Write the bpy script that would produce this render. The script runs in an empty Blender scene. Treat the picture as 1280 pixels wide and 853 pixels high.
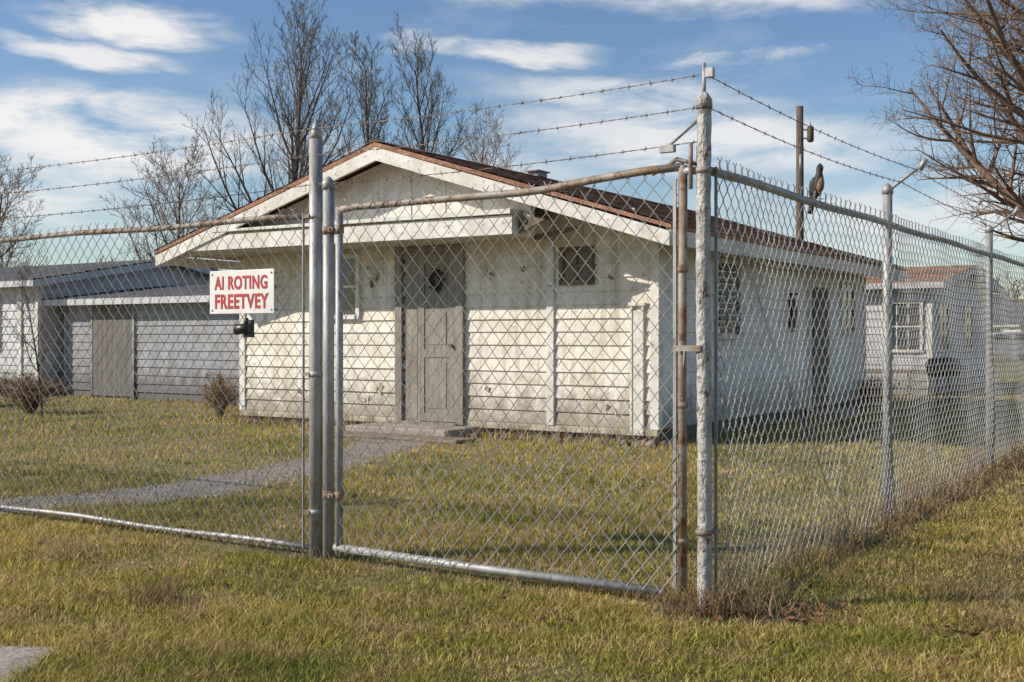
import bpy, math, random
import numpy as np
from mathutils import Vector, Matrix
random.seed(7); np.random.seed(7)
scn=bpy.context.scene
scn.view_settings.view_transform='Standard'; scn.view_settings.look='None'; scn.view_settings.exposure=0
ANG=math.atan2(-.547,.837)

# ---------------------------------------------------------------- helpers
class MB:
    def __init__(s): s.v=[];s.f=[];s.m=[];s.sm=[]
    def face(s,pts,mat=0,sm=False):
        b=len(s.v); s.v+= [tuple(p) for p in pts]; s.f.append(tuple(range(b,b+len(pts)))); s.m.append(mat); s.sm.append(sm)
    def tube(s,pts,rad,n=6,mat=0,ref=None,cap=True,flat=1.0):
        pts=[Vector(p) for p in pts]; k=len(pts)
        if not hasattr(rad,'__len__'): rad=[rad]*k
        d=pts[-1]-pts[0]
        if ref is None:
            a=(abs(d.x),abs(d.y),abs(d.z)); i=a.index(min(a)); ref=Vector((i==0,i==1,i==2))
        b=len(s.v)
        for i in range(k):
            t=pts[min(i+1,k-1)]-pts[max(i-1,0)]
            if t.length<1e-9: t=Vector((0,0,1))
            t.normalize(); u=t.cross(ref)
            if u.length<1e-4: u=t.orthogonal()
            u.normalize(); w=u.cross(t); p=pts[i]; r=rad[i]
            for j in range(n):
                an=2*math.pi*j/n; c=math.cos(an)*r; q=math.sin(an)*r*flat
                s.v.append((p.x+u.x*c+w.x*q,p.y+u.y*c+w.y*q,p.z+u.z*c+w.z*q))
        for i in range(k-1):
            for j in range(n):
                j2=(j+1)%n
                s.f.append((b+i*n+j,b+i*n+j2,b+(i+1)*n+j2,b+(i+1)*n+j)); s.m.append(mat); s.sm.append(n>4)
        if cap:
            s.f.append(tuple(b+j for j in range(n-1,-1,-1))); s.m.append(mat); s.sm.append(False)
            s.f.append(tuple(b+(k-1)*n+j for j in range(n))); s.m.append(mat); s.sm.append(False)
    def box(s,x0,x1,y0,y1,z0,z1,mat=0):
        if x0>x1:x0,x1=x1,x0
        if y0>y1:y0,y1=y1,y0
        b=len(s.v)
        s.v+=[(x0,y0,z0),(x1,y0,z0),(x1,y1,z0),(x0,y1,z0),(x0,y0,z1),(x1,y0,z1),(x1,y1,z1),(x0,y1,z1)]
        for f in ((0,3,2,1),(4,5,6,7),(0,1,5,4),(1,2,6,5),(2,3,7,6),(3,0,4,7)):
            s.f.append(tuple(b+i for i in f)); s.m.append(mat); s.sm.append(False)
    def prism(s,poly,y0,y1,mat=0):   # poly in xz
        n=len(poly); b=len(s.v)
        s.v+=[(x,y0,z) for x,z in poly]+[(x,y1,z) for x,z in poly]
        s.f.append(tuple(range(b,b+n))); s.m.append(mat); s.sm.append(False)
        s.f.append(tuple(range(b+2*n-1,b+n-1,-1))); s.m.append(mat); s.sm.append(False)
        for i in range(n):
            j=(i+1)%n; s.f.append((b+i,b+n+i,b+n+j,b+j)); s.m.append(mat); s.sm.append(False)
    def obj(s,name,mats,parent=None,bevel=0):
        me=bpy.data.meshes.new(name); me.from_pydata(s.v,[],s.f)
        for m in mats: me.materials.append(m)
        me.polygons.foreach_set('material_index',s.m); me.polygons.foreach_set('use_smooth',s.sm); me.update()
        o=bpy.data.objects.new(name,me); scn.collection.objects.link(o)
        if parent: o.parent=parent
        if bevel:
            md=o.modifiers.new('bev','BEVEL'); md.width=bevel; md.segments=2; md.limit_method='ANGLE'
        return o
def empty(name,loc=(0,0,0),rz=0):
    o=bpy.data.objects.new(name,None); o.location=loc; o.rotation_euler=(0,0,rz); o.empty_display_size=.2
    scn.collection.objects.link(o); return o

def mat(name,c1,c2=None,scale=5,rough=.8,metal=0,bump=0,c3=None,scale2=40,pos=(.4,.6),pos2=(.55,.65),stretch=(1,1,1),
        isl=0,trans=0,bscale=None,detail=6,spec=None,streak=None):
    m=bpy.data.materials.new(name); m.use_nodes=True; N=m.node_tree.nodes; L=m.node_tree.links
    b=N['Principled BSDF']; b.inputs['Roughness'].default_value=rough; b.inputs['Metallic'].default_value=metal
    if spec is not None: b.inputs['Specular IOR Level'].default_value=spec
    tc=N.new('ShaderNodeTexCoord'); mp=N.new('ShaderNodeMapping'); mp.inputs['Scale'].default_value=stretch
    L.new(tc.outputs['Object'],mp.inputs['Vector'])
    def nz(sc,vec,det=6,ro=.65):
        n=N.new('ShaderNodeTexNoise'); n.inputs['Scale'].default_value=sc; n.inputs['Detail'].default_value=det; n.inputs['Roughness'].default_value=ro
        L.new(vec,n.inputs['Vector']); return n.outputs['Fac']
    def ramp(f,p):
        r=N.new('ShaderNodeValToRGB'); r.color_ramp.elements[0].position=p[0]; r.color_ramp.elements[1].position=p[1]; L.new(f,r.inputs[0]); return r
    def mixc(f,a,c):
        mx=N.new('ShaderNodeMix'); mx.data_type='RGBA'; L.new(f,mx.inputs[0]); L.new(a,mx.inputs[6]); mx.inputs[7].default_value=(*c,1); return mx.outputs[2]
    col=None
    if c2:
        r=ramp(nz(scale,mp.outputs[0],detail),pos)
        r.color_ramp.elements[0].color=(*c1,1); r.color_ramp.elements[1].color=(*c2,1); col=r.outputs[0]
        if c3: col=mixc(ramp(nz(scale2,mp.outputs[0],5,.7),pos2).outputs[0],col,c3)
        if streak:   # rain streaks + splash dirt near the ground
            mp2=N.new('ShaderNodeMapping'); mp2.inputs['Scale'].default_value=(7,7,.5); L.new(tc.outputs['Object'],mp2.inputs['Vector'])
            r3=ramp(nz(1.6,mp2.outputs[0],6,.7),(.47,.72)); col=mixc(r3.outputs[0],col,streak)
            sx=N.new('ShaderNodeSeparateXYZ'); L.new(tc.outputs['Object'],sx.inputs[0])
            ad=N.new('ShaderNodeMath'); ad.operation='MULTIPLY_ADD'; L.new(nz(5,tc.outputs['Object'],6,.7),ad.inputs[0]); ad.inputs[1].default_value=-1.5; L.new(sx.outputs[2],ad.inputs[2])
            m3=N.new('ShaderNodeMapRange'); m3.inputs[1].default_value=-.05; m3.inputs[2].default_value=-.5; m3.inputs[3].default_value=0; m3.inputs[4].default_value=.85
            L.new(ad.outputs[0],m3.inputs[0]); col=mixc(m3.outputs[0],col,tuple(q*.5 for q in streak))
        if isl:
            g=N.new('ShaderNodeNewGeometry'); mr=N.new('ShaderNodeMapRange'); mr.inputs[3].default_value=1-isl; mr.inputs[4].default_value=1+isl
            L.new(g.outputs['Random Per Island'],mr.inputs[0])
            vm=N.new('ShaderNodeVectorMath'); vm.operation='SCALE'; L.new(col,vm.inputs[0]); L.new(mr.outputs[0],vm.inputs['Scale']); col=vm.outputs[0]
        L.new(col,b.inputs['Base Color'])
    else: b.inputs['Base Color'].default_value=(*c1,1)
    if bump:
        bp=N.new('ShaderNodeBump'); bp.inputs['Strength'].default_value=min(1,bump); bp.inputs['Distance'].default_value=.02*max(1,bump)
        L.new(nz(bscale or scale2,mp.outputs[0],8,.5),bp.inputs['Height']); L.new(bp.outputs[0],b.inputs['Normal'])
    if trans:
        t=N.new('ShaderNodeBsdfTranslucent'); ms=N.new('ShaderNodeMixShader'); ms.inputs[0].default_value=trans
        if col: L.new(col,t.inputs['Color'])
        L.new(b.outputs[0],ms.inputs[1]); L.new(t.outputs[0],ms.inputs[2]); L.new(ms.outputs[0],N['Material Output'].inputs[0])
    return m

M={}
M['siding']=mat('siding_paint_sunwarm',(.80,.765,.69),(.64,.59,.50),2.2,.65,c3=(.32,.24,.16),scale2=11,pos=(.40,.70),pos2=(.59,.72),bump=.25,bscale=30,stretch=(1,1,1.6),streak=(.44,.37,.27),isl=.07)  # cream tint puts the warm sunlight into the front wall's colour
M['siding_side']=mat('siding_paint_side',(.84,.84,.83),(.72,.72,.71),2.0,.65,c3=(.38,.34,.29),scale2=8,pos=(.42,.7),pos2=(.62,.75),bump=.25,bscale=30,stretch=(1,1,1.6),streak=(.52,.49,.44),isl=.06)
M['trim']=mat('trim_paint',(.76,.745,.71),(.60,.57,.51),4,.6,c3=(.24,.18,.13),scale2=14,pos2=(.57,.69),bump=.25)
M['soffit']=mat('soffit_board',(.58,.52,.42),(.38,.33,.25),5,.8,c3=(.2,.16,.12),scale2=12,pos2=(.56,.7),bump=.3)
M['roof']=mat('roof_shingle',(.20,.095,.06),(.33,.16,.10),3,.9,c3=(.40,.27,.20),scale2=18,pos2=(.54,.68),bump=.8,bscale=60,isl=.4)
M['found']=mat('foundation_concrete',(.17,.155,.135),(.09,.08,.07),4,.95,c3=(.28,.26,.22),scale2=15,bump=.8)
M['door']=mat('door_wood',(.31,.29,.255),(.21,.19,.16),3,.75,c3=(.12,.10,.08),scale2=10,pos2=(.55,.7),bump=.4,stretch=(6,6,.7))
M['dark']=mat('dark_gap',(.02,.018,.016),(.035,.03,.027),6,.8)
M['glass']=mat('window_glass',(.03,.035,.04),(.06,.065,.07),1.5,.12)
M['oldglass']=mat('dusty_window',(.15,.115,.07),(.07,.055,.04),6,.4)
M['wood']=mat('bare_wood',(.22,.16,.10),(.12,.085,.055),8,.85,bump=.4)
M['galv']=mat('galvanised_steel',(.42,.42,.42),(.29,.29,.29),11,.6,.45,c3=(.19,.145,.11),scale2=18,pos=(.35,.65),pos2=(.57,.70),bump=.3,stretch=(1,1,.5))
M['wire']=mat('galvanised_wire',(.58,.58,.56),(.38,.36,.33),3,.5,.35)
M['wire_r']=mat('aged_wire',(.22,.18,.15),(.12,.085,.06),12,.6,.4)
M['rust']=mat('weathered_steel',(.36,.33,.30),(.25,.17,.11),6,.7,.3,c3=(.15,.065,.03),scale2=16,pos2=(.51,.64),bump=.4)
M['oldpost']=mat('flaking_zinc_post',(.54,.53,.51),(.32,.30,.28),12,.65,.25,c3=(.17,.11,.08),scale2=20,pos=(.40,.62),pos2=(.55,.63),bump=1,bscale=34,stretch=(1.3,1.3,.9))
M['concrete']=mat('concrete',(.38,.34,.30),(.28,.24,.20),5,.9,c3=(.17,.13,.10),scale2=30,bump=.6)
M['path']=mat('gravel_path',(.34,.29,.25),(.22,.175,.145),3,.95,c3=(.44,.39,.35),scale2=55,pos2=(.5,.62),bump=1,bscale=90)
M['ground']=mat('lawn_soil',(.14,.13,.045),(.25,.195,.08),1.0,1,c3=(.25,.18,.09),scale2=7,pos2=(.48,.7),bump=1,bscale=35)
M['grass']=mat('grass_blades',(.255,.265,.055),(.55,.43,.145),.55,.75,c3=(.56,.40,.19),scale2=2.6,pos=(.38,.60),pos2=(.47,.68),isl=.5,trans=.35,spec=.2)
M['weed']=mat('dry_stems',(.42,.31,.18),(.26,.165,.085),3,.85,isl=.4,trans=.2)
M['leaf']=mat('dead_leaf',(.22,.10,.045),(.12,.055,.028),8,.8,isl=.5)
M['bark']=mat('bark_grey',(.15,.12,.095),(.09,.07,.055),4,.9)
M['bark2']=mat('bark_warm',(.24,.155,.105),(.13,.085,.06),3,.9)
M['signw']=mat('sign_white',(.80,.79,.77),(.72,.70,.67),6,.4,c3=(.45,.33,.25),scale2=18,pos2=(.64,.74))
M['signr']=mat('sign_red',(.50,.025,.03),(.36,.03,.03),20,.5)
M['roof_dark']=mat('roof_slate_grey',(.055,.063,.08),(.085,.095,.115),4,.85,c3=(.12,.12,.13),scale2=20,bump=.6,isl=.15)
M['plain_wall']=mat('neighbor_siding',(.60,.61,.64),(.48,.48,.50),3,.7,c3=(.30,.28,.26),scale2=8,pos2=(.60,.75),streak=(.38,.36,.34))  # grey-blue base carries the shade on the left house in its colour
M['grey_wall']=mat('shed_siding_shaded',(.34,.355,.39),(.25,.26,.29),3,.8,c3=(.17,.155,.14),scale2=8,pos2=(.56,.72),streak=(.22,.20,.19))  # shade over the shed is painted in as a dark blue-grey base
M['brown']=mat('weathered_board',(.19,.175,.165),(.13,.115,.105),3,.85,stretch=(4,4,.6))
M['soil']=mat('dark_soil',(.085,.057,.037),(.14,.10,.06),9,1,c3=(.18,.14,.09),scale2=30,bump=1)
M['stone']=mat('stone',(.24,.19,.14),(.14,.10,.08),9,.95,bump=.6,isl=.3)
M['pole']=mat('pole_wood',(.13,.10,.075),(.08,.06,.045),5,.9,stretch=(4,4,.5))
M['asphalt']=mat('asphalt',(.055,.055,.055),(.075,.073,.07),12,.95,bump=.4)
M['carw']=mat('car_paint',(.7,.7,.7),(.66,.66,.66),2,.25)
M['rubber']=mat('rubber',(.02,.02,.02),(.03,.03,.03),8,.9)
M['bird_d']=mat('feathers_dark',(.03,.027,.025),(.06,.05,.045),40,.7)
M['bird_l']=mat('feathers_breast',(.30,.20,.12),(.18,.10,.06),50,.8)
M['black']=mat('black_enamel',(.02,.02,.02),(.035,.03,.03),10,.4)

# ---------------------------------------------------------------- ground
g=MB(); g.face([(-500,-60,0),(500,-60,0),(500,900,0),(-500,900,0)]); g.obj('ground',[M['ground']])
path_pts=[(-6.5,7.65),(-5.0,7.85),(-3.7,8.15),(-2.8,8.75),(-2.15,9.9),(-1.75,11.1),(-1.45,12.4),(-1.35,13.7)]
def smooth_poly(pts,n=8):
    out=[]
    for i in range(len(pts)-1):
        p0=Vector(pts[max(i-1,0)]);p1=Vector(pts[i]);p2=Vector(pts[i+1]);p3=Vector(pts[min(i+2,len(pts)-1)])
        for k in range(n):
            t=k/n
            out.append(.5*((2*p1)+(p2-p0)*t+(2*p0-5*p1+4*p2-p3)*t*t+(3*p1-p0-3*p2+p3)*t**3))
    out.append(Vector(pts[-1])); return out
pc=smooth_poly(path_pts)
pm=MB(); prev=None
for i,p in enumerate(pc):
    d=(pc[min(i+1,len(pc)-1)]-pc[max(i-1,0)]).normalized(); nrm=Vector((-d.y,d.x)); hw=.46
    a=p+nrm*(hw+random.uniform(-.1,.1)); b=p-nrm*(hw+random.uniform(-.1,.1))
    if prev: pm.face([(prev[0].x,prev[0].y,.005),(prev[1].x,prev[1].y,.005),(b.x,b.y,.005),(a.x,a.y,.005)])
    prev=(a,b)
for i in range(2600):
    p=pc[random.randrange(len(pc))]; x=p.x+random.gauss(0,.3); y=p.y+random.gauss(0,.3); s=random.uniform(.006,.022)
    pts=[(x+math.cos(k*1.26)*s*random.uniform(.6,1.2),y+math.sin(k*1.26)*s*random.uniform(.6,1.2),.004) for k in range(5)]
    top=(x,y,.004+s*random.uniform(.5,.9))
    for k in range(5): pm.face([pts[k],pts[(k+1)%5],top],1)
pm.obj('path',[M['path'],M['concrete']])
pcn=np.array([(p.x,p.y) for p in pc])
sw=MB(); sw.box(-6,-1.72,1.5,4.42,0,.02)
sw.obj('sidewalk',[M['concrete']],bevel=.008)
def blob(mb,cx,cy,rx,ry,z,ang=0,n=26,mt=0):
    pts=[]
    for i in range(n):
        a=2*math.pi*i/n; r=1+.22*math.sin(3*a+cx)+random.uniform(-.12,.12)
        x=math.cos(a)*rx*r; y=math.sin(a)*ry*r
        pts.append((cx+x*math.cos(ang)-y*math.sin(ang),cy+x*math.sin(ang)+y*math.cos(ang),z))
    mb.face(pts,mt)
so=MB()
blob(so,.92,4.98,.36,.16,.004,ANG); blob(so,-3.6,7.30,.6,.2,.008,ANG); blob(so,-1.1,6.3,.3,.1,.004,ANG)
prev=None
for i in range(70):   # worn strip under the side fence
    s=.35+i*.2; wl=.10+.05*math.sin(i*.9)+random.uniform(-.03,.03); wr=.15+.07*math.sin(i*.6+1)+random.uniform(-.04,.04)
    a=(.84+.547*s-.837*wl,5.05+.837*s+.547*wl,.012); b=(.84+.547*s+.837*wr,5.05+.837*s-.547*wr,.012)
    if prev: so.face([prev[0],prev[1],b,a])
    prev=(a,b)
so.obj('bare_soil',[M['soil']])
rd=MB(); rd.face([(-200,62,.01),(300,62,.01),(300,68,.01),(-200,68,.01)]); rd.face([(-200,64.9,.014),(300,64.9,.014),(300,65.05,.014),(-200,65.05,.014)],1)
rd.obj('road',[M['asphalt'],M['trim']])

HC=Vector((1.6,12.84)); V=Vector((.547,.837))
# ---------------------------------------------------------------- grass (one mesh)
def build_grass():
    n=520000
    Y=1/np.random.uniform(1/34,1/3.3,n)
    X=np.random.uniform(-1,1,n)*(.58*Y+.5)
    keep=np.ones(n,bool)
    d=np.full(n,9.)
    for i in range(len(pcn)-1):
        a=pcn[i];b=pcn[i+1];ab=b-a;t=np.clip(((X-a[0])*ab[0]+(Y-a[1])*ab[1])/(ab@ab),0,1)
        d=np.minimum(d,np.hypot(X-a[0]-t*ab[0],Y-a[1]-t*ab[1]))
    keep&=(d>.40+np.random.uniform(-.16,.14,n))|(np.random.rand(n)<.04)
    lx=(X-HC.x)*.837-(Y-HC.y)*.547; ly=(X-HC.x)*.547+(Y-HC.y)*.837
    keep&=~((lx>-6.6)&(lx<.15)&(ly>-.15)&(ly<8.1))
    keep&=~((lx>-3.8)&(lx<-2.4)&(ly>-.8)&(ly<0))
    keep&=~((X<-1.72+np.random.uniform(-.06,.03,n))&(Y<4.42+np.random.uniform(-.06,.03,n)))
    keep&=~((np.hypot((X-.92)/.34,(Y-4.98)/.22)<1)&(np.random.rand(n)<.8))
    fx=(X-.84)*.837-(Y-5.05)*.547; fy=(X-.84)*.547+(Y-5.05)*.837
    f=np.sin(X*2.1+1.3*np.sin(Y*1.7))*np.sin(Y*2.6+1.1*np.sin(X*2.3))+.5*np.sin(X*6.1+Y*3.3)*np.sin(Y*7.3-X*2)
    keep&=np.random.rand(n)<(.82+.32*f)
    keep&=~((np.abs(fy+.02)<.05)&(fx<0)&(np.random.rand(n)<.6))
    keep&=~((fx>-.12)&(fx<.2)&(fy>.2)&(np.random.rand(n)<.6))
    X=X[keep];Y=Y[keep];f=f[keep];lx=lx[keep];ly=ly[keep];fx=fx[keep];fy=fy[keep];n=len(X)
    sc=.8+Y/14
    h=np.random.uniform(.014,.044,n)*(1+.42*f)*(.9+Y/40); w=np.random.uniform(.0012,.0024,n)*sc*(1+Y/12)
    tuft=(np.random.rand(n)<.012); h=np.where(tuft,h*1.8,h)
    nr=(np.abs(fx)<.14)&(fy>-.1); h=np.where(nr,h*1.8,h)
    nf=(np.abs(fy)<.12)&(fx<0); h=np.where(nf,h*.7,h)
    near2=(ly>-.45)&(ly<8.3)&(lx>-6.9)&(lx<.5); h=np.where(near2,h*1.7,h)
    a=np.random.uniform(0,2*math.pi,n); la=np.random.uniform(0,2*math.pi,n); ll=h*np.random.uniform(.2,1.2,n)
    V_=np.zeros((n,5,3),np.float32)
    cx,sx=np.cos(a)*w,np.sin(a)*w
    lxx,lyy=np.cos(la)*ll,np.sin(la)*ll
    V_[:,0]=np.stack([X-cx,Y-sx,np.zeros(n)],1); V_[:,1]=np.stack([X+cx,Y+sx,np.zeros(n)],1)
    V_[:,2]=np.stack([X+cx*.7+lxx*.35,Y+sx*.7+lyy*.35,h*.6],1); V_[:,3]=np.stack([X-cx*.7+lxx*.35,Y-sx*.7+lyy*.35,h*.6],1)
    V_[:,4]=np.stack([X+lxx,Y+lyy,h],1)
    me=bpy.data.meshes.new('grass'); me.vertices.add(n*5); me.vertices.foreach_set('co',V_.ravel())
    base=(np.arange(n)*5)[:,None]
    loops=np.concatenate([base+np.array([0,1,2,3]),base+np.array([3,2,4])],1).ravel()
    me.loops.add(n*7); me.loops.foreach_set('vertex_index',loops.astype(np.int32))
    ls=(np.arange(n)*7)[:,None]+np.array([0,4]); me.polygons.add(n*2); me.polygons.foreach_set('loop_start',ls.ravel().astype(np.int32))
    me.materials.append(M['grass']); me.update(calc_edges=True); me.validate()
    o=bpy.data.objects.new('grass',me); scn.collection.objects.link(o)
build_grass()
lf=MB()
for i in range(620):
    c=random.random()
    if c<.2: x=1+random.gauss(.1,.22); y=4.95+random.gauss(0,.1)
    elif c<.45: 
        s=random.uniform(0,9); x=.84+.547*s+random.gauss(.05,.2); y=5.05+.837*s+random.gauss(0,.15)
    elif c<.55: x=.9+random.gauss(0,.35); y=9+random.gauss(0,.5)
    elif c<.62: x=1.75+random.gauss(0,.12); y=4.6+random.gauss(0,.08)
    else: y=random.uniform(3.9,14); x=random.uniform(-.5,.5)*y
    a=random.uniform(0,6.28); s=random.uniform(.008,.022); z=random.uniform(.015,.045)
    e=[Vector((math.cos(a+k*1.57)*s*(1.5 if k%2 else .8),math.sin(a+k*1.57)*s*(1.5 if k%2 else .8),random.uniform(-.012,.014))) for k in range(4)]
    lf.face([Vector((x,y,z))+q for q in e])
lf.obj('fallen_leaves',[M['leaf']])
wd=MB()
def stem(x,y,h,lean=.5,w=.0018):
    a=random.uniform(0,6.28); l=h*random.uniform(.1,lean)
    p=[(x,y,0),(x+math.cos(a)*l*.3,y+math.sin(a)*l*.3,h*.55),(x+math.cos(a)*l,y+math.sin(a)*l,h)]
    wd.tube(p,[w,w*.8,w*.3],3,cap=False)
for i in range(5200):
    s=random.uniform(.1,13); o=random.gauss(.02,.13); cl=.5+.5*math.sin(s*5+math.sin(s*13)*2)
    stem(.84+.547*s+.837*o,5.05+.837*s-.547*o,random.uniform(.03,.08+.17*cl),.9,.0018+.0002*s)
for i in range(420):
    stem(.90+random.gauss(0,.16),4.99+random.gauss(0,.08),random.uniform(.04,.17),.9)
for (cx,cy,sp) in ((2.1,5.25,.13),(1.95,4.75,.1),(2.7,5.9,.2),(-1.6,5.2,.07),(.3,7.5,.12),(-2.4,6.2,.12)):
    for i in range(140): stem(cx+random.gauss(0,sp),cy+random.gauss(0,sp),random.uniform(.03,.14),1.0)
for i in range(700):
    w=random.uniform(.2,9); o=random.gauss(0,.06); stem(.84-.837*w+.547*o,5.05+.547*w+.837*o,random.uniform(.03,.09),.8)
for i in range(900):
    w=random.uniform(-.1,6.6); o=random.gauss(-.12,.08); stem(HC.x-.837*w+.547*o,HC.y+.547*w+.837*o,random.uniform(.05,.24),.8,.003)
wd.obj('dry_weeds',[M['weed']])

# ---------------------------------------------------------------- house
def siding(mb,P,a0,a1,z0,top,ex,mt):
    z=z0
    while True:
        zt=z+ex
        if callable(top):
            n=200; xs=[a0+(a1-a0)*i/n for i in range(n+1)]; ok=[x for x in xs if top(x)>=zt]
            if not ok: break
            l,r=min(ok),max(ok)
            okb=[x for x in xs if top(x)>=z]; lb,rb=min(okb),max(okb)
        else:
            if z>=top-.01: break
            zt=min(zt,top); l,r,lb,rb=a0,a1,a0,a1
        cuts=[0]; L=rb-lb
        while cuts[-1]<L: cuts.append(cuts[-1]+random.uniform(1.8,3.6))
        cuts[-1]=L
        for c0,c1 in zip(cuts[:-1],cuts[1:]):
            if c1-c0<.02: continue
            x0=lb+c0; x1=lb+c1-.003
            xt0=max(x0,l); xt1=min(x1,r)
            j=random.uniform(-.004,.004); ja=random.uniform(-.004,.004); k=random.uniform(0,.006)
            if xt1<=xt0: xt0=xt1=(x0+x1)/2
            mb.face([P(x0,.024+k,z+j),P(x1,.024+k,z+ja),P(xt1,.004,zt+.004),P(xt0,.004,zt+.004)],mt)
            mb.face([P(x0,.002,z+j),P(x1,.002,z+ja),P(x1,.024+k,z+ja),P(x0,.024+k,z+j)],mt)
        z+=ex
def PF(a,d,z): return (a,-d,z)
def PS(a,d,z): return (d,a,z)
def bx(mb,P,a0,a1,d0,d1,z0,z1,m=0):
    p=P(a0,d0,z0);q=P(a1,d1,z1); mb.box(p[0],q[0],p[1],q[1],z0,z1,m)
def window(mb,P,a0,a1,z0,z1,fr,gl,mun=1,f=.06):
    bx(mb,P,a0-f,a0,.005,.06,z0-f,z1+f,fr); bx(mb,P,a1,a1+f,.005,.06,z0-f,z1+f,fr)
    bx(mb,P,a0,a1,.005,.057,z1,z1+f,fr); bx(mb,P,a0,a1,.005,.08,z0-f,z0,fr)
    bx(mb,P,a0,a1,.002,.031,z0,z1,gl)
    zm=(z0+z1)/2; bx(mb,P,a0,a1,.031,.045,zm-.015,zm+.015,fr)
    for i in range(mun):
        a=a0+(a1-a0)*(i+1)/(mun+1); bx(mb,P,a-.01,a+.01,.031,.043,z0,zm-.016,fr); bx(mb,P,a-.01,a+.01,.031,.043,zm+.016,z1,fr)

house=empty('white_house',(1.6,12.84,0),ANG)
RX=-3.275; RZ=3.55; SL=.28
def under(x): return 3.44-SL*abs(x-RX)
EZ=2.36   # right eave top
w=MB()
w.prism([(-6.45,.16),(0,.16),(0,under(0)-.05),(RX,under(RX)-.02),(-6.45,under(-6.45)-.02)],0,7.9,0)
siding(w,PF,-6.42,-.03,.18,lambda x:under(x)-.05,.155,0)
siding(w,PS,.03,7.87,.18,2.40,.155,1)
w.obj('walls',[M['siding'],M['siding_side']],house)
t=MB()
for x in (-6.45,0): 
    t.box(x-.055,x+.055,-.037,.055,.17,2.3)
t.box(-.055,.035,7.84,7.94,.17,2.3)
t.box(-1.40,-1.30,-.045,.0,.17,2.34)
t.box(-.30,-.27,-.05,0,.1,1.55);t.box(-.16,-.13,-.05,0,.1,1.55);t.box(-.27,-.16,-.04,0,.1,1.5);t.box(-.32,-.11,-.06,0,1.55,1.59)
t.obj('corner_boards',[M['trim']],house,bevel=.006)
fd=MB(); fd.box(-6.43,-.02,.03,7.88,0,.16,0); fd.box(-6.5,.03,-.03,.02,.10,.175,1); fd.obj('foundation',[M['found'],M['soffit']],house)
rf=MB()
def slope(x0,z0,x1,z1,y0,y1,rows,m=0):
    for i in range(rows):
        t0=i/rows;t1=(i+1)/rows
        xa,za=x0+(x1-x0)*t0,z0+(z1-z0)*t0; xb,zb=x0+(x1-x0)*t1,z0+(z1-z0)*t1
        y=y0
        while y<y1:
            yn=min(y+random.uniform(.25,.4),y1); e=random.uniform(.010,.020); dj=random.uniform(-.008,.008)*(1 if i<rows-1 else 0)
            rf.face([(xa,y,za+.003),(xa,yn,za+.003),(xb+dj,yn,zb+e),(xb+dj,y,zb+e)],m)
            rf.face([(xb+dj,y,zb+e),(xb+dj,yn,zb+e),(xb+dj,yn,zb-.003),(xb+dj,y,zb-.003)],m)
            y=yn
slope(RX,RZ,.62,EZ,-.93,8.3,22); slope(RX,RZ,-7.24,2.40,-.93,8.3,22)
rf.prism([(RX,RZ-.005),(.62,EZ-.008),(.62,EZ-.05),(RX,RZ-.06)],-.925,8.29,0)
rf.prism([(RX,RZ-.005),(RX,RZ-.06),(-7.24,2.35),(-7.24,2.392)],-.925,8.29,0)
for i in range(30):
    y=-.93+i*.307; rf.prism([(RX-.13,RZ-.02),(RX,RZ+.022),(RX+.13,RZ-.02),(RX,RZ+.006)],y,y+.30,0)
rf.obj('roof',[M['roof']],house)
fs=MB()
h=.15
for (xe,ze) in ((.60,EZ-.02),(-7.22,2.39)):
    for (ya,yb) in ((-.92,-.885),(8.26,8.29)):
        fs.prism([(RX,RZ-.064),(xe,ze-.055),(xe,ze-.055-h),(RX,RZ-.064-h-.01)],ya,yb,0)
fs.box(.57,.605,-.88,8.25,2.15,EZ-.05); fs.box(-7.22,-7.19,-.88,8.25,2.21,2.33)
fs.face([(.57,-.88,2.17),(.57,8.25,2.17),(0.0,8.25,2.32),(0.0,-.88,2.32)],1)
fs.face([(0.0,-.88,2.32),(0.0,-.02,2.32),(-1.35,-.02,under(-1.35)-.06),(-1.35,-.88,under(-1.35)-.06)],1)
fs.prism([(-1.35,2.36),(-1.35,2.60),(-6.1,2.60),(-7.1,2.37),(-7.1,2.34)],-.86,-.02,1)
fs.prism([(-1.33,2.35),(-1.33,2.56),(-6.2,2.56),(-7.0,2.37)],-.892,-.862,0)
fs.prism([(-1.33,2.575),(-1.33,2.63),(-6.0,2.63),(-6.1,2.60)],-.93,-.46,0)
fs.box(-1.347,-1.31,-.86,-.03,2.35,2.57,0)
fs.prism([(-1.37,2.63),(-1.37,under(-1.37)-.01),(RX,under(RX)-.01),(-6.0,under(-6.0)-.01),(-6.0,2.63)],-.50,-.46,0)
for i in range(1,9):
    x=-1.5-i*.52
    fs.box(x-.012,x+.012,-.512,-.5,2.635,under(x)-.02,0)
fs.box(-1.31,-1.2,-.7,-.62,2.34,2.75,0)
fs.prism([(-1.30,2.36),(-1.30,2.57),(-.95,2.50)],-.80,-.77,2)
fs.prism([(-1.30,2.30),(-.75,2.40),(-.75,2.44),(-1.30,2.36)],-.5,-.45,2)
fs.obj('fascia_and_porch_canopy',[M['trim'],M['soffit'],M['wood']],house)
d=MB()
d.box(-3.66,-3.55,-.07,.0,.12,2.34,0);d.box(-2.70,-2.59,-.07,.0,.12,2.34,0);d.box(-3.55,-2.70,-.068,0,2.26,2.34,0)
d.box(-3.55,-2.70,-.012,-.002,.14,2.26,2)
d.box(-3.52,-3.32,-.035,-.013,.15,2.25,1)
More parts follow.
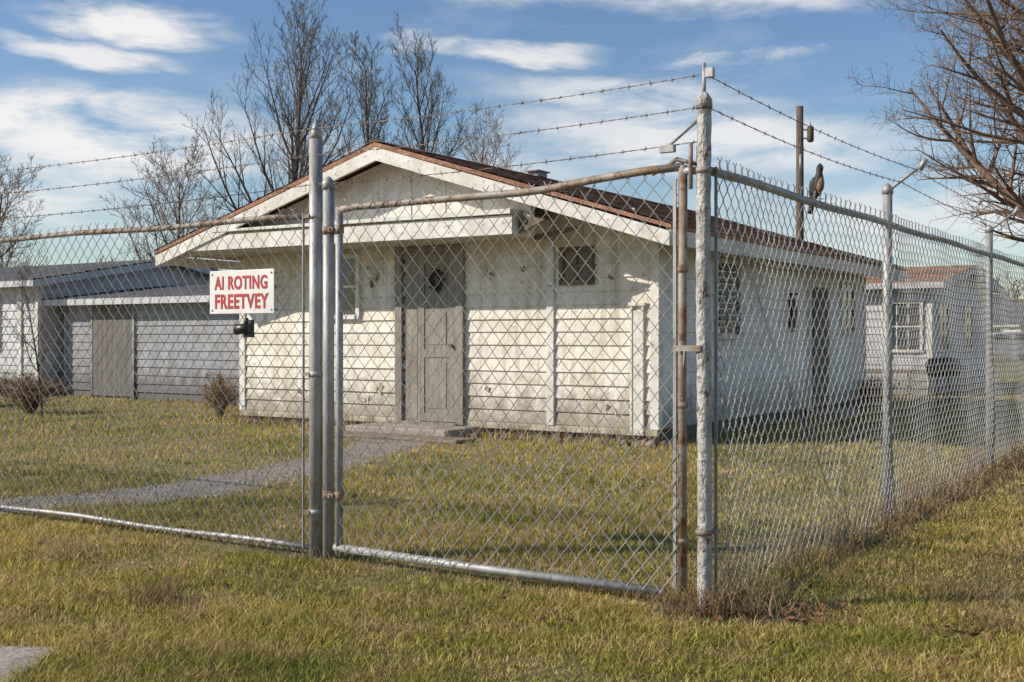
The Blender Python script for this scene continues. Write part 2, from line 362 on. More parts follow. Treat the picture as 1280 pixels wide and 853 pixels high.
# one leaf with raised stiles, rails and panels
d.box(-3.30,-2.71,-.040,-.013,.15,2.25,1)
d.box(-3.30,-3.20,-.052,-.041,.15,2.25,1); d.box(-2.81,-2.71,-.052,-.041,.15,2.25,1)
for z in (.15,.95,1.58,2.15): d.box(-3.20,-2.81,-.051,-.041,z,z+.10,1)
for (za,zb) in ((.31,.89),(1.11,1.52),(1.74,2.09)): d.box(-3.15,-2.86,-.047,-.041,za,zb,1)
d.box(-3.56,-2.68,-.12,0,.10,.14,0)
d.tube([(-2.77,-.05,1.1),(-2.77,-.1,1.1)],[.02,.026],8,3); 
for i in range(220):
    a=random.uniform(0,6.28); r=random.gauss(.085,.022); x=-3.0+r*math.cos(a);z=1.92+r*1.2*math.sin(a)
    d.tube([(x,-.055,z),(x+random.uniform(-.04,.04),-.085,z+random.uniform(-.05,.04))],[.009,.002],3,3 if i%3==0 else 2,cap=False)
d.obj('front_door',[M['door'],M['door'],M['dark'],M['wood']],house,bevel=.004)
wi=MB()
window(wi,PF,-4.85,-4.33,1.50,2.24,0,1)
window(wi,PF,-1.17,-.82,1.86,2.20,3,2,f=.05)
window(wi,PS,1.62,2.31,1.24,2.12,0,1)
for i in range(11):
    z=1.26+i*.078
    wi.face([(.05,1.63,z+.05),(.05,2.30,z+.05),(.085,2.30,z),(.085,1.63,z)],4)
window(wi,PS,6.6,7.2,1.3,2.05,0,1)
wi.obj('windows',[M['trim'],M['glass'],M['oldglass'],M['wood'],M['door']],house)
sd=MB()
bx(sd,PS,5.0,5.08,.0,.06,.1,2.03); bx(sd,PS,5.9,5.98,0,.06,.1,2.03); bx(sd,PS,5.08,5.9,0,.058,1.95,2.03)
bx(sd,PS,5.08,5.9,.0,.035,.15,1.95,1)
for k in (.3,1.1): bx(sd,PS,5.2,5.78,.035,.05,k,k+.65,1)
sd.box(.0,.5,5.0,6.0,0,.12,2)
sd.obj('side_door',[M['trim'],M['brown'],M['concrete']],house,bevel=.004)
ex=MB()
ex.box(0,.05,4.22,4.38,1.28,1.80,0); ex.box(.05,.10,4.25,4.35,1.33,1.75,1); ex.box(0,.12,4.20,4.40,1.80,1.83,0)
ex.obj('meter_box',[M['black'],M['wood']],house,bevel=.01)
pt=MB()
for (x,z,s) in ((-4.05,1.98,.07),(-4.12,2.08,.04),(-2.3,1.98,.045),(-2.18,1.95,.03),(-1.75,2.0,.055),(-3.95,.55,.05),(-4.2,.4,.04),(-5.3,.5,.05),(-2.25,.6,.035),(-.6,.42,.045),(-.5,.36,.03),(-5.8,1.9,.04),(-.55,1.9,.03)):
    for q in range(4):
        n=9; cx=x+random.gauss(0,s*.7); cz=z+random.gauss(0,s*.8); r=s*random.uniform(.3,.8); y=-.0315-q*.0004
        pt.face([(cx+math.cos(k*6.283/n)*r*random.uniform(.5,1.1),y,cz+math.sin(k*6.283/n)*r*random.uniform(.6,1.7)) for k in range(n)],random.choice([0,1,1]))
pt.obj('peeled_paint_patches',[M['wood'],M['soffit']],house)
st=MB()
st.box(-3.9,-2.35,-.75,-.04,0,.11,0); st.box(-4.3,-1.9,-1.15,-.77,0,.045,1)
st.obj('door_stoop',[M['concrete'],M['stone']],house,bevel=.015)
rv=MB(); rv.box(RX-.09,RX+.09,2.65,2.9,RZ,RZ+.07); rv.box(RX-.12,RX+.12,2.6,2.95,RZ+.07,RZ+.09); rv.obj('roof_vent',[M['grey_wall']],house,bevel=.01)
rb=MB()
for i in range(220):
    x=random.uniform(-2.3,.2) if random.random()<.7 else random.uniform(-6.3,-4); y=random.gauss(-.14,.09); s=random.uniform(.02,.075)
    lo=HC+Vector((.837,-.547))*x+V*y
    k=[random.uniform(.6,1.2) for _ in range(3)]
    rb.tube([(lo.x,lo.y,-.01),(lo.x+.01,lo.y,s*.5*k[0]),(lo.x,lo.y,s*k[0])],[s*k[1],s*.95*k[2],s*.4],7)
rb.obj('foundation_rubble',[M['stone']])

# ---------------------------------------------------------------- generic neighbours
def gable_building(name,loc,rz,W,D,eave,ridge,wallm,roofm,ov=.35,ex=.16):
    e=empty(name,loc,rz); mb=MB()
    mb.box(-W,0,0,D,0,eave,0)
    mb.face([(0,0,eave),(0,D,eave),(0,D/2,ridge-.08)],0); mb.face([(-W,0,eave),(-W,D/2,ridge-.08),(-W,D,eave)],0)
    siding(mb,PF,-W+.02,-.02,.15,eave,ex,0); siding(mb,PS,.02,D-.02,.15,eave,ex,0)
    mb.box(-.05,.04,-.04,.05,.1,eave-.01,2)
    mb.box(-W-.04,-W+.05,-.04,.05,.1,eave-.01,2)
    mb.obj('walls',[wallm,wallm,M['trim'] if wallm is not M['grey_wall'] else wallm],e)
    r=MB(); sl=(ridge-eave)/(D/2)
    for sgn in (1,-1):
        rows=12
        for i in range(rows):
            def pt(tt):
                dd=(D/2+ov)*tt; return (D/2-sgn*dd, ridge-sl*dd)
            a=pt(i/rows); b=pt((i+1)/rows)
            r.face([(-W-ov,a[0],a[1]+.03),(ov,a[0],a[1]+.03),(ov,b[0],b[1]+.055),(-W-ov,b[0],b[1]+.055)],0)
            r.face([(-W-ov,b[0],b[1]+.055),(ov,b[0],b[1]+.055),(ov,b[0],b[1]+.02),(-W-ov,b[0],b[1]+.02)],0)
    lo=ridge-sl*(D/2+ov)
    r.box(-W-ov,ov,-ov-.01,-ov+.02,lo-.10,lo+.02,1); r.box(-W-ov,ov,-ov+.02,0,lo-.08,lo-.05,1)
    for x in (ov-.02,-W-ov):
        r.face([(x,-ov,lo+.02),(x,D/2,ridge+.02),(x,D/2,ridge-.12),(x,-ov,lo-.12)],1)
        r.face([(x,D+ov,lo+.02),(x,D/2,ridge+.02),(x,D/2,ridge-.12),(x,D+ov,lo-.12)],1)
    r.obj('roof',[roofm,M['plain_wall']],e)
    return e
e=gable_building('shed',(-4.4,20.5,0),ANG,5.6,5.5,1.98,2.32,M['grey_wall'],M['roof_dark'])
b=MB(); 
for i in range(8): b.box(-4.7+i*.15,-4.7+i*.15+.143,-.05,0,.05,1.86,0)
b.box(-4.76,-4.70,-.06,0,0,1.9,1);b.box(-3.5,-3.44,-.06,0,0,1.9,1)
b.obj('shed_doors',[M['brown'],M['grey_wall']],e)
e=gable_building('neighbor_house',(-9.6,23.4,0),ANG,9,6.5,2.38,2.95,M['plain_wall'],M['roof_dark'])
b=MB()
window(b,PF,-2.3,-1.3,1.0,2.0,0,1); window(b,PF,-5.3,-4.3,1.0,2.0,0,1); window(b,PS,1.5,2.4,1.0,2.0,0,1)
b.box(-.62,-.5,-.05,0,.1,2.2,0)
b.obj('windows',[M['trim'],M['glass']],e)
e=gable_building('bungalow',(8.55,23.6,0),ANG,4.5,6.0,2.35,2.80,M['plain_wall'],M['roof'])
b=MB(); window(b,PF,-.9,-.2,.95,1.9,0,1,2); window(b,PS,.6,1.4,.95,1.9,0,1); window(b,PS,3,3.8,.95,1.9,0,1)
window(b,PF,-2.4,-1.6,.95,1.9,0,1)
b.box(-3.2,.2,-.9,-.85,.5,.56,2)
for x in (-3.2,-2.2,-1.2,-.2,.2): b.box(x-.03,x+.03,-.91,-.84,0,.56,2)
b.obj('windows_and_rail',[M['trim'],M['glass'],M['wood']],e)
e=gable_building('grey_roof_house',(36,82,0),math.radians(-8),11,8,2.4,4.4,M['plain_wall'],M['roof_dark'])
b=MB()
for x in (-9.5,-6.5,-4,-2): window(b,PF,x,x+1.2,1.0,2.0,0,1)
b.obj('windows',[M['trim'],M['glass']],e)
e=gable_building('cottage',(33.5,76,0),math.radians(-78),6,5,2.2,3.6,M['trim'],M['roof_dark'])
b=MB(); window(b,PS,1.6,2.6,.9,1.8,0,1); window(b,PF,-3,-2,.9,1.8,0,1); b.obj('windows',[M['trim'],M['glass']],e)
e=gable_building('red_roof_house',(60,105,0),0,14,8,2.6,4.8,M['soffit'],M['roof'])

car=empty('parked_car',(23.9,56,0),math.radians(4)); c=MB()
prof=[(-2.2,.35),(-2.25,.75),(-2.1,.95),(-1.5,1.02),(-.9,1.42),(.6,1.46),(1.3,1.05),(2.1,.92),(2.25,.6),(2.2,.35)]
c.prism(prof,-.85,.85,0)
c.prism([(-1.35,1.04),(-.85,1.36),(-.1,1.38),(-.1,1.04)],-.865,.865,1); c.prism([(0,1.04),(0,1.38),(.55,1.38),(1.1,1.04)],-.865,.865,1)
c.obj('body',[M['carw'],M['glass']],car,bevel=.05)
c=MB()
for x in (-1.4,1.4):
    for y in (-.88,.70): c.tube([(x,y,.32),(x,y+.18,.32)],[.32,.32],18,0); c.tube([(x,y-.01,.32),(x,y+.19,.32)],[.18,.18],12,1)
c.obj('wheels',[M['rubber'],M['galv']],car)

gr=empty('outdoor_grill',(6.95,18.6,0),.3); c=MB()
c.tube([(-.26,0,.72),(-.24,0,.72),(0,0,.72),(.24,0,.72),(.26,0,.72)],[.08,.15,.17,.15,.08],12,0)
for x in (-.2,.2):
    for y in (-.12,.12): c.tube([(x,y,0),(x*.9,y*.8,.62)],[.015,.015],6,0)
c.box(-.22,.22,-.12,.12,.2,.22,0); c.box(.27,.48,-.12,.12,.68,.71,1)
c.tube([(-.15,-.2,.76),(.15,-.2,.76)],.012,6,1)
c.obj('grill_body',[M['black'],M['wood']],gr)

up=empty('utility_pole',(9.97,40,0)); c=MB()
c.tube([(0,0,0),(0,0,9.2)],[.16,.12],10,0); c.tube([(.34,-.1,7.95),(.34,-.1,8.0),(.34,-.1,8.45),(.34,-.1,8.5)],[.08,.12,.12,.07],12,0)
c.box(.1,.34,-.13,-.07,8.05,8.1,1); c.box(.1,.34,-.13,-.07,8.35,8.4,1)
c.tube([(.34,-.1,8.5),(.34,-.1,8.65)],[.03,.02],6,1); c.tube([(-.02,-.2,6.9),(-.02,-.2,7.5)],[.05,.05],6,1)
c.obj('pole_and_transformer',[M['pole'],M['galv']],up)

# ---------------------------------------------------------------- trees
def tree(mb,base,H,r0,seed,levels=4,kids=(16,8,6,5),up=.12,ang=(.55,.8),lens=(.42,.45,.5,.5),start=.25,sides=(8,5,4,3,3),wig=.07,fine=.005,trunkf=.95):
    rnd=random.Random(seed)
    def grow(p,d,L,r,lv):
        n=9 if lv==0 else (6 if lv==1 else 4)
        wg=.035 if lv==0 else wig
        pts=[p.copy()];rs=[r]; q=p.copy(); dd=d.copy(); dirs=[dd.copy()]
        for i in range(n):
            dd=dd+Vector((rnd.gauss(0,wg),rnd.gauss(0,wg),rnd.gauss(0,wg)+(up if lv else .06)))
            dd.normalize()
            q=q+dd*(L/n); pts.append(q.copy()); rs.append(max(fine*.6,r*(1-(.85)*(i+1)/n))); dirs.append(dd.copy())
        mb.tube(pts,rs,sides[min(lv,4)],0,cap=False)
        if lv>=levels: return
        k=kids[min(lv,len(kids)-1)]; ph=rnd.uniform(0,6.28)
        for i in range(k):
            s0=start if lv==0 else .12
            f=s0+(1-s0)*(i+rnd.random()*.9)/k; fi=f*n; a=int(min(fi,n-1)); b=fi-a
            pos=pts[a].lerp(pts[a+1],b); rr=(rs[a]*(1-b)+rs[a+1]*b)
            ax=dirs[a]; o=ax.orthogonal().normalized(); ph+=2.4+rnd.gauss(0,.4); o.rotate(Matrix.Rotation(ph,3,ax))
            an=rnd.uniform(*ang)*(1.15-.45*f if lv==0 else 1); nd=(ax*math.cos(an)+o*math.sin(an)).normalized()
            if nd.z<-.05 and lv<3: nd.z*=-.3
            ll=L*lens[min(lv,3)]*rnd.uniform(.75,1.15)*((1.15-.75*f) if lv==0 else (1.1-.5*f))
            grow(pos,nd,ll,max(fine,min(rr*.62,r*.45)),lv+1)
    grow(Vector(base),Vector((0,0,1)),H*trunkf,r0,0)
def one_tree(name,base,H,r0,seed,m,**k):
    mb=MB(); tree(mb,base,H,r0,seed,**k); return mb.obj(name,[m])
one_tree('bare_tree',(-6.7,33,0),9.9,.15,3,M['bark'],kids=(24,9,7,4),lens=(.50,.42,.45,.5),ang=(.5,.75),start=.22,fine=.0062)
one_tree('bare_tree',(-4.7,38,0),10.5,.13,6,M['bark'],kids=(22,8,6,4),lens=(.36,.45,.5,.5),ang=(.5,.7),start=.3,fine=.007)
one_tree('bare_tree',(-2.9,38,0),10.6,.13,9,M['bark'],kids=(22,8,6,4),lens=(.38,.45,.5,.5),ang=(.5,.7),start=.3,fine=.007)
one_tree('bare_tree',(-.9,42,0),8.8,.14,12,M['bark2'],kids=(16,8,6,4),lens=(.5,.45,.5,.5),ang=(.6,.9),start=.25,fine=.007)
one_tree('bare_tree',(-9.3,32,0),5.8,.10,21,M['bark2'],kids=(18,9,6,4),lens=(.6,.45,.5,.5),ang=(.6,.95),start=.2,fine=.006)
one_tree('bare_tree',(-14.0,31,0),5.4,.11,25,M['bark2'],kids=(18,9,6,4),lens=(.6,.45,.5,.5),ang=(.6,.95),start=.2,fine=.006)
one_tree('bare_tree',(8.35,16.8,0),8.8,.22,31,M['bark2'],kids=(34,12,8,6),lens=(.60,.46,.50,.55),ang=(.85,1.2),start=.22,fine=.0038,wig=.09,up=.06)
one_tree('bare_tree',(-7.0,17.2,0),2.3,.025,33,M['bark'],levels=3,kids=(12,7,5),fine=.003)
dt=MB(); rr=random.Random(4)
for i in range(60):
    y=rr.uniform(95,125); x=rr.uniform(-.55,.62)*y if i%3 else rr.uniform(.36,.5)*y
    tree(dt,(x,y,0),rr.uniform(5,8),.15,100+i,levels=3,kids=(9,6,5),fine=.04,start=.15,sides=(4,3,3,3,3))
dt.obj('distant_trees',[M['bark2']])
def shrub(name,x,y,r,h,seed,m,n=150):
    mb=MB(); rnd=random.Random(seed)
    for i in range(n):
        a=rnd.uniform(0,6.28); e=rnd.uniform(.1,1); l=h*rnd.uniform(.5,1)
        ex_=math.cos(a)*e*r; ey=math.sin(a)*e*r
        p1=Vector((x+ex_*.3,y+ey*.3,l*.5)); p2=Vector((x+ex_,y+ey,l*(1-.3*e)))
        mb.tube([(x+ex_*.1,y+ey*.1,0),p1,p2],[.006,.005,.002],3,0,cap=False)
        for k in range(5):
            q=p1.lerp(p2,rnd.random()); mb.tube([q,q+Vector((rnd.gauss(0,.08),rnd.gauss(0,.08),rnd.uniform(0,.12)))],[.004,.001],3,0,cap=False)
            s=.02; c=q+Vector((rnd.gauss(0,.05),rnd.gauss(0,.05),rnd.gauss(0,.04)))
            mb.face([c+Vector((rnd.gauss(0,s),rnd.gauss(0,s),rnd.gauss(0,s))) for _ in range(3)],1)
    return mb.obj(name,[M['weed'],m])
shrub('dry_shrub',-4.2,16.6,.33,.75,1,M['weed'],130)
shrub('dry_shrub',-7.6,18.2,.7,.7,2,M['leaf'],200)
shrub('dry_shrub',-9.3,20.2,.9,.7,3,M['weed'],260)
shrub('dry_shrub',6.0,19.4,.5,.6,4,M['leaf'],160)

# ---------------------------------------------------------------- fence
FO=(.84,5.05,0)
fence=empty('chain_link_fence',FO,ANG)
gate=empty('chain_link_gate',FO,ANG)
W_,H_=.088,.104
def chain(mb,P,a0,a1,z0,z1,r=.0028,off=.03,spikes=True,seed=0):
    rnd=random.Random(seed); nk=int((a1-a0)/(W_/2)); nj=int(round((z1-z0)/(H_/2))); hz=(z1-z0)/nj
    ref=Vector(P(0,1,0))
    def wob(a,z): 
        return off+.014*math.sin(a*2.3+seed)+.009*math.sin(a*5.1+z*3.2)+.012*math.sin(z*2.2+a)
    for k in range(nk):
        pts=[]
        for j in range(nj+1):
            i=k+((j+k)%2); a=a0+i*W_/2; z=z0+j*hz
            a+=.006*math.sin(z*4+a*1.7)+.003*math.sin(z*9+a*6)
            z+=(.008*math.sin(a*3.1+z)+.004*math.sin(a*8+z*3))*(1 if 0<j<nj else .3)
            s=1 if (j+k)%2 else -1
            pts.append(P(a,wob(a,z)+s*r*.9,z))
        mb.tube(pts,r,4,0,ref=ref,cap=False)
        if spikes:
            i=k+((nj+k)%2); a=a0+i*W_/2; zt=pts[-1][2]; dd=wob(a,zt)
            sg=1 if (nj+k)%2 else -1
            mb.tube([P(a,dd,zt),P(a-sg*.009,dd,zt+.010),P(a+sg*.008,dd+.003,zt+.020),P(a+sg*.020+rnd.uniform(-.006,.006),dd,zt+.034+rnd.uniform(-.006,.006))],r*.9,4,0,ref=ref,cap=False)
def PFr(a,d,z): return (-a,-d,z)
def PRt(a,d,z): return (d,a,z)
c=MB(); chain(c,PFr,2.33,10.5,.03,1.88,seed=1); chain(c,PRt,.05,17,.03,1.96,off=.028,seed=2)
c.obj('mesh_fabric',[M['wire']],fence)
c=MB(); chain(c,PFr,.11,2.10,.06,1.91,off=.010,seed=3)
c.obj('mesh_fabric',[M['wire']],gate)
p=MB()
def post(x,y,h,r,m=0,cap=True,n=14):
    p.tube([(x,y,-.05),(x,y,h*.5),(x,y,h)],[r,r*.99,r],n,m)
    if cap: p.tube([(x,y,h-.03),(x,y,h+.008),(x,y,h+.03),(x,y,h+.042)],[r+.006,r+.006,r*.6,r*.1],n,m)
pts=[];rs=[]
for i in range(60):
    z=-.05+2.27*i/59; pts.append((.003*math.sin(z*3),.003*math.cos(z*2.3),z)); rs.append(.032+.0010*math.sin(i*1.9)+.0009*math.sin(i*4.3)+random.uniform(-.0007,.0007))
p.tube(pts,rs,16,2)
p.tube([(0,0,2.2),(0,0,2.24),(0,0,2.27)],[.037,.036,.016],12,2)
p.tube([(0,0,2.24),(0,0,2.40)],[.010,.008],8,0); p.box(.010,.045,-.014,.014,2.335,2.375,0)
post(-2.281,0,2.28,.037,0,False); p.tube([(-2.281,0,2.28),(-2.281,0,2.33),(-2.281,0,2.39)],[.037,.026,.006],12,0)
post(-2.193,0.005,2.03,.031,0)
post(-5.4,.0,2.0,.028,0); p.tube([(-5.4,0,2.0),(-5.4,0,2.36)],[.012,.01],6,0)
post(-8.6,.0,2.0,.028,0); p.tube([(-8.6,0,2.0),(-8.6,0,2.36)],[.012,.01],6,0)
for s in (2.92,6.2,9.4,12.6,15.8):
    post(0,s,2.16,.030,0,True)
    p.tube([(0,s,2.15),(.10,s,2.22),(.22,s,2.30)],[.012,.011,.009],6,0)
    p.tube([(.20,s,2.27),(.24,s,2.34)],[.02,.02],6,0)
def rail(P,a0,a1,z,r,m,n=24,sag=.006):
    p.tube([P(a0+(a1-a0)*i/n,0,z+sag*math.sin(i*1.3)) for i in range(n+1)],r,10,m)
rail(PFr,2.31,10.5,1.865,.017,1); rail(PFr,2.31,10.5,.050,.015,0)
rail(PRt,.03,17,1.935,.021,0,40)
rail(PFr,.02,.10,1.93,.018,0,2)
for z in (.25,1.0,1.86):
    p.tube([(-2.281,0,z-.014),(-2.281,0,z+.014)],[.0405,.0405],14,0); p.box(-2.33,-2.29,-.045,-.025,z-.01,z+.01,1)
for z in (.35,1.93):
    p.tube([(0,0,z-.012),(0,0,z+.012)],[.038,.038],14,1); p.box(.02,.05,.02,.05,z-.01,z+.01,1)
for z in (.35,1.78):
    p.tube([(-2.193,0.005,z-.022),(-2.193,0.005,z+.022)],[.036,.036],12,1)
p.box(-2.345,-2.340,-.04,-.025,.05,1.88,0); p.box(.026,.040,.05,.055,.05,1.95,0)
p.tube([(-.02,0,2.16),(-.16,-.02,2.05)],[.008,.008],6,0); p.box(-.20,-.13,-.04,-.008,2.02,2.05,0)
p.tube([(-.25,0,1.93),(-.13,0,1.99),(0,0,1.95)],[.008,.01,.008],6,1)
p.tube([(-.05,-.03,1.85),(-.05,-.03,2.05)],[.010,.010],6,1)
for i in range(44):
    s=.25+i*.38
    p.tube([(math.cos(a)*.026+.008,s+a*.002,1.935+math.sin(a)*.026) for a in [k*1.047 for k in range(7)]],.0022,4,0,cap=False)
for i in range(24):
    s=2.5+i*.33
    p.tube([(-s+a*.002,math.cos(a)*.022-.008,1.865+math.sin(a)*.022) for a in [k*1.047 for k in range(7)]],.0022,4,1,cap=False)
p.obj('posts_and_rails',[M['galv'],M['rust'],M['oldpost']],fence)
p=MB()
zt=[(.10,1.955),(.3,1.95),(.56,1.93),(.8,1.905),(.957,1.898),(1.4,1.898),(1.8,1.895),(2.0,1.895),(2.112,1.885)]
p.tube([(-a,0,z) for a,z in zt],.019,10,1)
p.tube([(-2.112,0,1.90),(-2.112,0,.9),(-2.112,0,.03)],.021,10,0)
p.tube([(-.10,0,1.96),(-.105,0,1.0),(-.10,0,.08)],.020,10,1)
p.tube([(-2.14,0,.070),(-1.2,0,.060),(-.19,0,.062)],.022,12,0)
for z in (.35,1.78):
    p.tube([(-2.112,0,z-.022),(-2.112,0,z+.022)],[.026,.026],10,1); p.box(-2.165,-2.13,-.035,-.018,z-.012,z+.012,1)
    p.tube([(-2.15,-.045,z),(-2.15,-.01,z)],[.008,.008],6,1)
for z in (.3,.9,1.5): p.tube([(-.103,0,z-.012),(-.103,0,z+.012)],[.024,.024],10,1)
p.box(-.14,-.125,-.02,-.012,.09,1.9,0)
p.box(-.12,.0,-.043,-.033,1.14,1.165,1)
p.tube([(-.07,-.05,1.14),(-.07,-.06,1.05)],[.005,.005],6,1)
p.obj('gate_frame',[M['galv'],M['rust'],M['oldpost']],gate)
# ---------------------------------------------------------------- barbed wire
bw=MB(); rnd=random.Random(9)
def barbed(pts,sag=.02):
    for a,b in zip(pts[:-1],pts[1:]):
        a=Vector(a);b=Vector(b);L=(b-a).length;n=max(4,int(L/.03)); d=(b-a).normalized(); o=d.cross(Vector((0,0,1))).normalized()
        for ph in (0,math.pi):
            line=[]
            for i in range(n+1):
                t=i/n; q=a.lerp(b,t); q.z-=sag*4*t*(1-t); th=t*L*60+ph
                line.append(q+o*math.cos(th)*.0022+Vector((0,0,1))*math.sin(th)*.0022)
            bw.tube(line,.0015,3,0,cap=False)
        s=.05
        while s<L:
            t=s/L; q=a.lerp(b,t); q.z-=sag*4*t*(1-t)
            for k in range(2):
                v=(o*rnd.uniform(-1,1)+Vector((0,0,1))*rnd.choice((-1,1))*rnd.uniform(.6,1)+d*rnd.uniform(-.4,.4)).normalized()*.014
                bw.tube([q-v,q+v],.0012,3,0,cap=False)
            bw.tube([q-d*.007,q+d*.007],.0036,5,0)
            s+=rnd.uniform(.10,.14)
for z0,z1,z2 in ((2.35,2.335,2.335),(2.21,2.19,2.18),(2.06,2.03,2.01)):
    barbed([(0,-.0,z0),(-2.281,-.03,z1),(-5.4,-.02,z2),(-8.6,-.02,z2),(-10.5,-.02,z2)],.018)
for z0,o,z1 in ((2.35,.17,2.28),(2.21,.09,2.20)):
    barbed([(0.01,0,z0),(o,2.92,z1),(o,6.2,z1),(o,9.4,z1),(o,12.6,z1),(o,15.8,z1)],.03)
b_=bw.obj('barbed_wire',[M['wire_r']]); b_.location=FO; b_.rotation_euler=(0,0,ANG)

# ---------------------------------------------------------------- sign
sign=empty('warning_sign',FO,ANG); s=MB()
sx0,sx1,sz0,sz1=-3.04,-2.53,1.335,1.58
s.box(sx0,sx1,-.068,-.064,sz0,sz1,0)
for x in (sx0+.02,sx1-.02):
    for z in (sz0+.02,sz1-.02): s.tube([(x,-.073,z),(x,-.02,z)],[.006,.006],8,1)
s.obj('sign_plate',[M['signw'],M['galv']],sign,bevel=.0015)
def text(body,x0,x1,zb,hh):
    cu=bpy.data.curves.new('t','FONT'); cu.body=body; cu.size=1; cu.offset=.030; cu.extrude=.004; cu.space_character=1.10
    o=bpy.data.objects.new('t',cu); scn.collection.objects.link(o)
    bpy.context.view_layer.update()
    me=bpy.data.meshes.new_from_object(o.evaluated_get(bpy.context.evaluated_depsgraph_get())); bpy.data.objects.remove(o)
    co=np.array([v.co[:] for v in me.vertices]); mn=co.min(0); mxx=co.max(0)
    for v in me.vertices:
        x=(v.co.x-mn[0])/(mxx[0]-mn[0]); y=(v.co.y-mn[1])/(mxx[1]-mn[1])
        v.co=Vector((x0+(x1-x0)*x,-.0695-(v.co.z*.2),zb+hh*y))
    me.materials.clear(); me.materials.append(M['signr'])
    ob=bpy.data.objects.new('lettering',me); scn.collection.objects.link(ob); ob.parent=sign
text('AI ROTING',sx0+.04,sx1-.05,1.471,.078); text('FREETVEY',sx0+.045,sx1-.04,1.362,.084)
s=MB(); s.tube([(-2.76,-.05,1.31),(-2.76,-.055,1.27)],[.012,.012],8,0); s.tube([(-2.72,-.06,1.25),(-2.76,-.07,1.25),(-2.81,-.085,1.245)],[.026,.028,.032],12,0); s.tube([(-2.811,-.085,1.245),(-2.815,-.086,1.245)],[.025,.025],12,1)
s.box(-2.78,-2.72,-.055,-.03,1.20,1.30,0)
s.obj('spotlight_fitting',[M['black'],M['signw']],sign)

# ---------------------------------------------------------------- perched bird
bird=empty('perched_bird',(.84+.547*1.52,5.05+.837*1.52,1.956),math.radians(-70)); s=MB()
s.tube([(-.035,0,.005),(-.02,0,.03),(.0,0,.06),(.012,0,.095),(.016,0,.125),(.018,0,.142),(.022,0,.16),(.024,0,.178),(.022,0,.192)],
       [.010,.024,.032,.030,.023,.017,.019,.017,.006],14,0,ref=Vector((0,1,0)))
s.tube([(.01,0,.035),(.024,0,.06),(.030,0,.09),(.028,0,.12)],[.012,.022,.021,.010],12,1,ref=Vector((0,1,0)))
s.tube([(.038,0,.170),(.048,0,.168),(.060,0,.163)],[.006,.004,.001],8,2)
for y in (-1,1):
    s.tube([(.008,y*.024,.118),(-.006,y*.031,.09),(-.024,y*.028,.045),(-.045,y*.014,-.005)],[.010,.020,.016,.003],10,0,ref=Vector((0,1,0)),flat=.4)
    s.tube([(.005,y*.014,.04),(.008,y*.014,.0)],[.005,.003],6,2)
    for k in (-.6,0,.6): s.tube([(.008,y*.014,.001),(.026*math.cos(k)+.008,y*.014+.016*math.sin(k),-.001)],[.0025,.0015],5,2)
    s.tube([(.034,y*.013,.174),(.036,y*.016,.174)],[.003,.002],6,2)
s.tube([(-.03,0,.02),(-.055,0,-.03),(-.07,0,-.07)],[.012,.015,.017],8,0,ref=Vector((0,1,0)))
s.obj('body',[M['bird_d'],M['bird_l'],M['black']],bird)

# ---------------------------------------------------------------- sun, sky, camera
S=Vector((-.84,-.10,.51)).normalized()
sl=bpy.data.lights.new('sun','SUN'); sl.energy=5.0; sl.angle=math.radians(.5); sl.color=(1,.90,.76)
so_=bpy.data.objects.new('sun',sl); so_.rotation_euler=S.to_track_quat('Z','Y').to_euler(); so_.location=(-10,0,12); scn.collection.objects.link(so_)
wld=bpy.data.worlds.new('World'); scn.world=wld; wld.use_nodes=True; N=wld.node_tree.nodes; L=wld.node_tree.links
bg=N['Background']; bg.inputs[1].default_value=.12
sky=N.new('ShaderNodeTexSky'); sky.sky_type='NISHITA'; sky.sun_disc=False; sky.sun_elevation=math.asin(S.z); sky.sun_rotation=math.atan2(S.x,S.y)
sky.air_density=1.0; sky.dust_density=.35; sky.ozone_density=2.2
hs=N.new('ShaderNodeHueSaturation'); hs.inputs['Saturation'].default_value=1.12; L.new(sky.outputs[0],hs.inputs['Color'])
tc=N.new('ShaderNodeTexCoord'); sp=N.new('ShaderNodeSeparateXYZ'); L.new(tc.outputs['Generated'],sp.inputs[0])
def math_(op,a,b=None):
    n=N.new('ShaderNodeMath'); n.operation=op
    for i,v in enumerate((a,b)):
        if v is None: continue
        if isinstance(v,(int,float)): n.inputs[i].default_value=v
        else: L.new(v,n.inputs[i])
    return n.outputs[0]
az=math_('ARCTAN2',sp.outputs[0],sp.outputs[1]); el=sp.outputs[2]
def noise(scale,sx,sz,det=7,rough=.6,off=0):
    cb=N.new('ShaderNodeCombineXYZ'); L.new(math_('MULTIPLY',az,sx),cb.inputs[0]); L.new(math_('MULTIPLY',el,sz),cb.inputs[1]); cb.inputs[2].default_value=off
    n=N.new('ShaderNodeTexNoise'); n.inputs['Scale'].default_value=scale; n.inputs['Detail'].default_value=det; n.inputs['Roughness'].default_value=rough
    n.inputs['Distortion'].default_value=.3
    L.new(cb.outputs[0],n.inputs['Vector']); return n.outputs['Fac']
n1=noise(5,1,3.2,off=1.0); n2=noise(5,1,3.2,off=5.0); n3=noise(11,1,3.4,8,.62,off=9)
daz=math_('MULTIPLY',math_('SUBTRACT',n1,.5),.16); de=math_('MULTIPLY',math_('SUBTRACT',n2,.5),.07)
az2=math_('ADD',az,daz); el2=math_('ADD',el,de)
tot=None
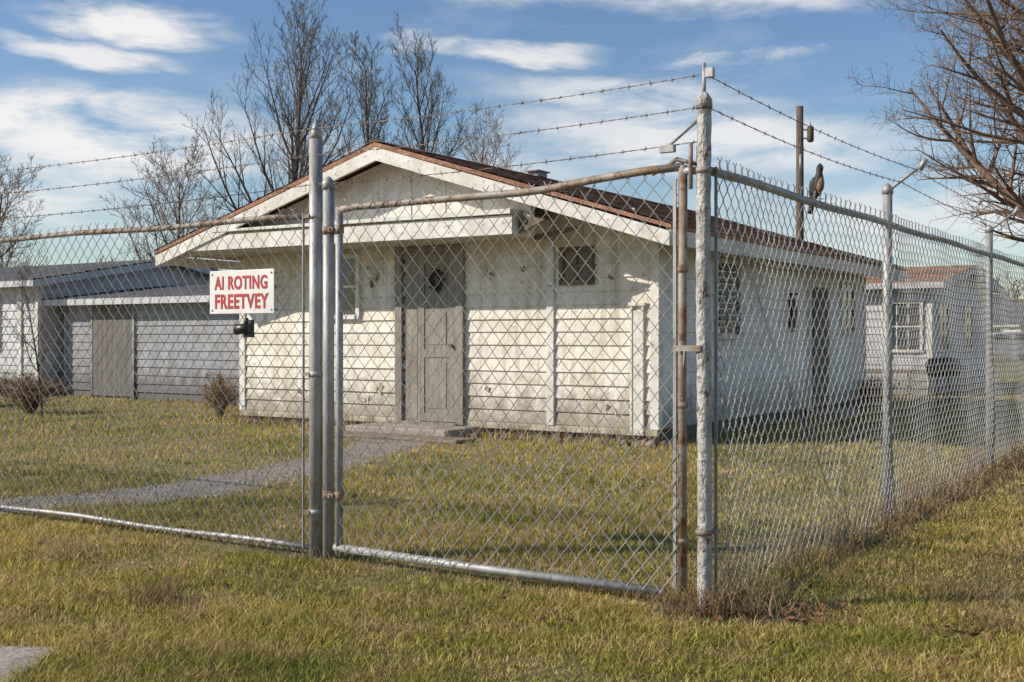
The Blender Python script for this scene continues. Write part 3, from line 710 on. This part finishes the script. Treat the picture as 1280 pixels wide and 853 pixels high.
for (a0,e0,ra,re,st) in ((-.36,.165,.20,.038,1.0),(-.45,.12,.20,.045,.8),(-.315,.250,.085,.016,1.0),(-.34,.226,.08,.011,.9),(-.01,.243,.09,.011,.85),(.12,.285,.20,.020,.9),
                      (.10,.205,.15,.020,.7),(.17,.165,.20,.030,.85),(.19,.232,.06,.007,.7),(.35,.10,.2,.04,.7),(-.05,.15,.13,.022,.5),(-1.1,.25,.4,.06,.9),(1.0,.3,.4,.05,.8),(2.4,.3,.5,.08,.9),(-2.4,.4,.5,.08,.9)):
    x=math_('DIVIDE',math_('SUBTRACT',az2,a0),ra); y=math_('DIVIDE',math_('SUBTRACT',math_('SUBTRACT',el2,e0),math_('MULTIPLY',math_('SUBTRACT',az,a0),-.06)),re)
    dd=math_('SQRT',math_('ADD',math_('MULTIPLY',x,x),math_('MULTIPLY',y,y)))
    mr=N.new('ShaderNodeMapRange'); mr.interpolation_type='SMOOTHSTEP'; mr.inputs[1].default_value=1.25; mr.inputs[2].default_value=.35; mr.inputs[3].default_value=0; mr.inputs[4].default_value=st
    L.new(dd,mr.inputs[0]); tot=mr.outputs[0] if tot is None else math_('MAXIMUM',tot,mr.outputs[0])
nr=N.new('ShaderNodeMapRange'); nr.inputs[1].default_value=.32; nr.inputs[2].default_value=.56; nr.inputs[3].default_value=.05; nr.inputs[4].default_value=1.0; L.new(n3,nr.inputs[0])
fac=math_('MULTIPLY',tot,nr.outputs[0])
cv=N.new('ShaderNodeMapRange'); cv.inputs[1].default_value=.54; cv.inputs[2].default_value=.85; cv.inputs[3].default_value=0; cv.inputs[4].default_value=.25; L.new(n1,cv.inputs[0])
fac=math_('MAXIMUM',fac,cv.outputs[0])
up_=N.new('ShaderNodeMapRange'); up_.inputs[1].default_value=0; up_.inputs[2].default_value=.04; L.new(el,up_.inputs[0]); fac=math_('MULTIPLY',fac,up_.outputs[0])
mx=N.new('ShaderNodeMix'); mx.data_type='RGBA'; L.new(fac,mx.inputs[0]); L.new(hs.outputs[0],mx.inputs[6]); mx.inputs[7].default_value=(7.4,7.3,7.3,1)
L.new(mx.outputs[2],bg.inputs[0])
cam=bpy.data.cameras.new('camera'); cam.lens=40.6; cam.sensor_width=36; cam.clip_end=2000; cam.clip_start=.05; cam.shift_y=-.0035
co=bpy.data.objects.new('camera',cam); co.location=(0,0,1.2); co.rotation_euler=(math.radians(90),0,0); scn.collection.objects.link(co); scn.camera=co
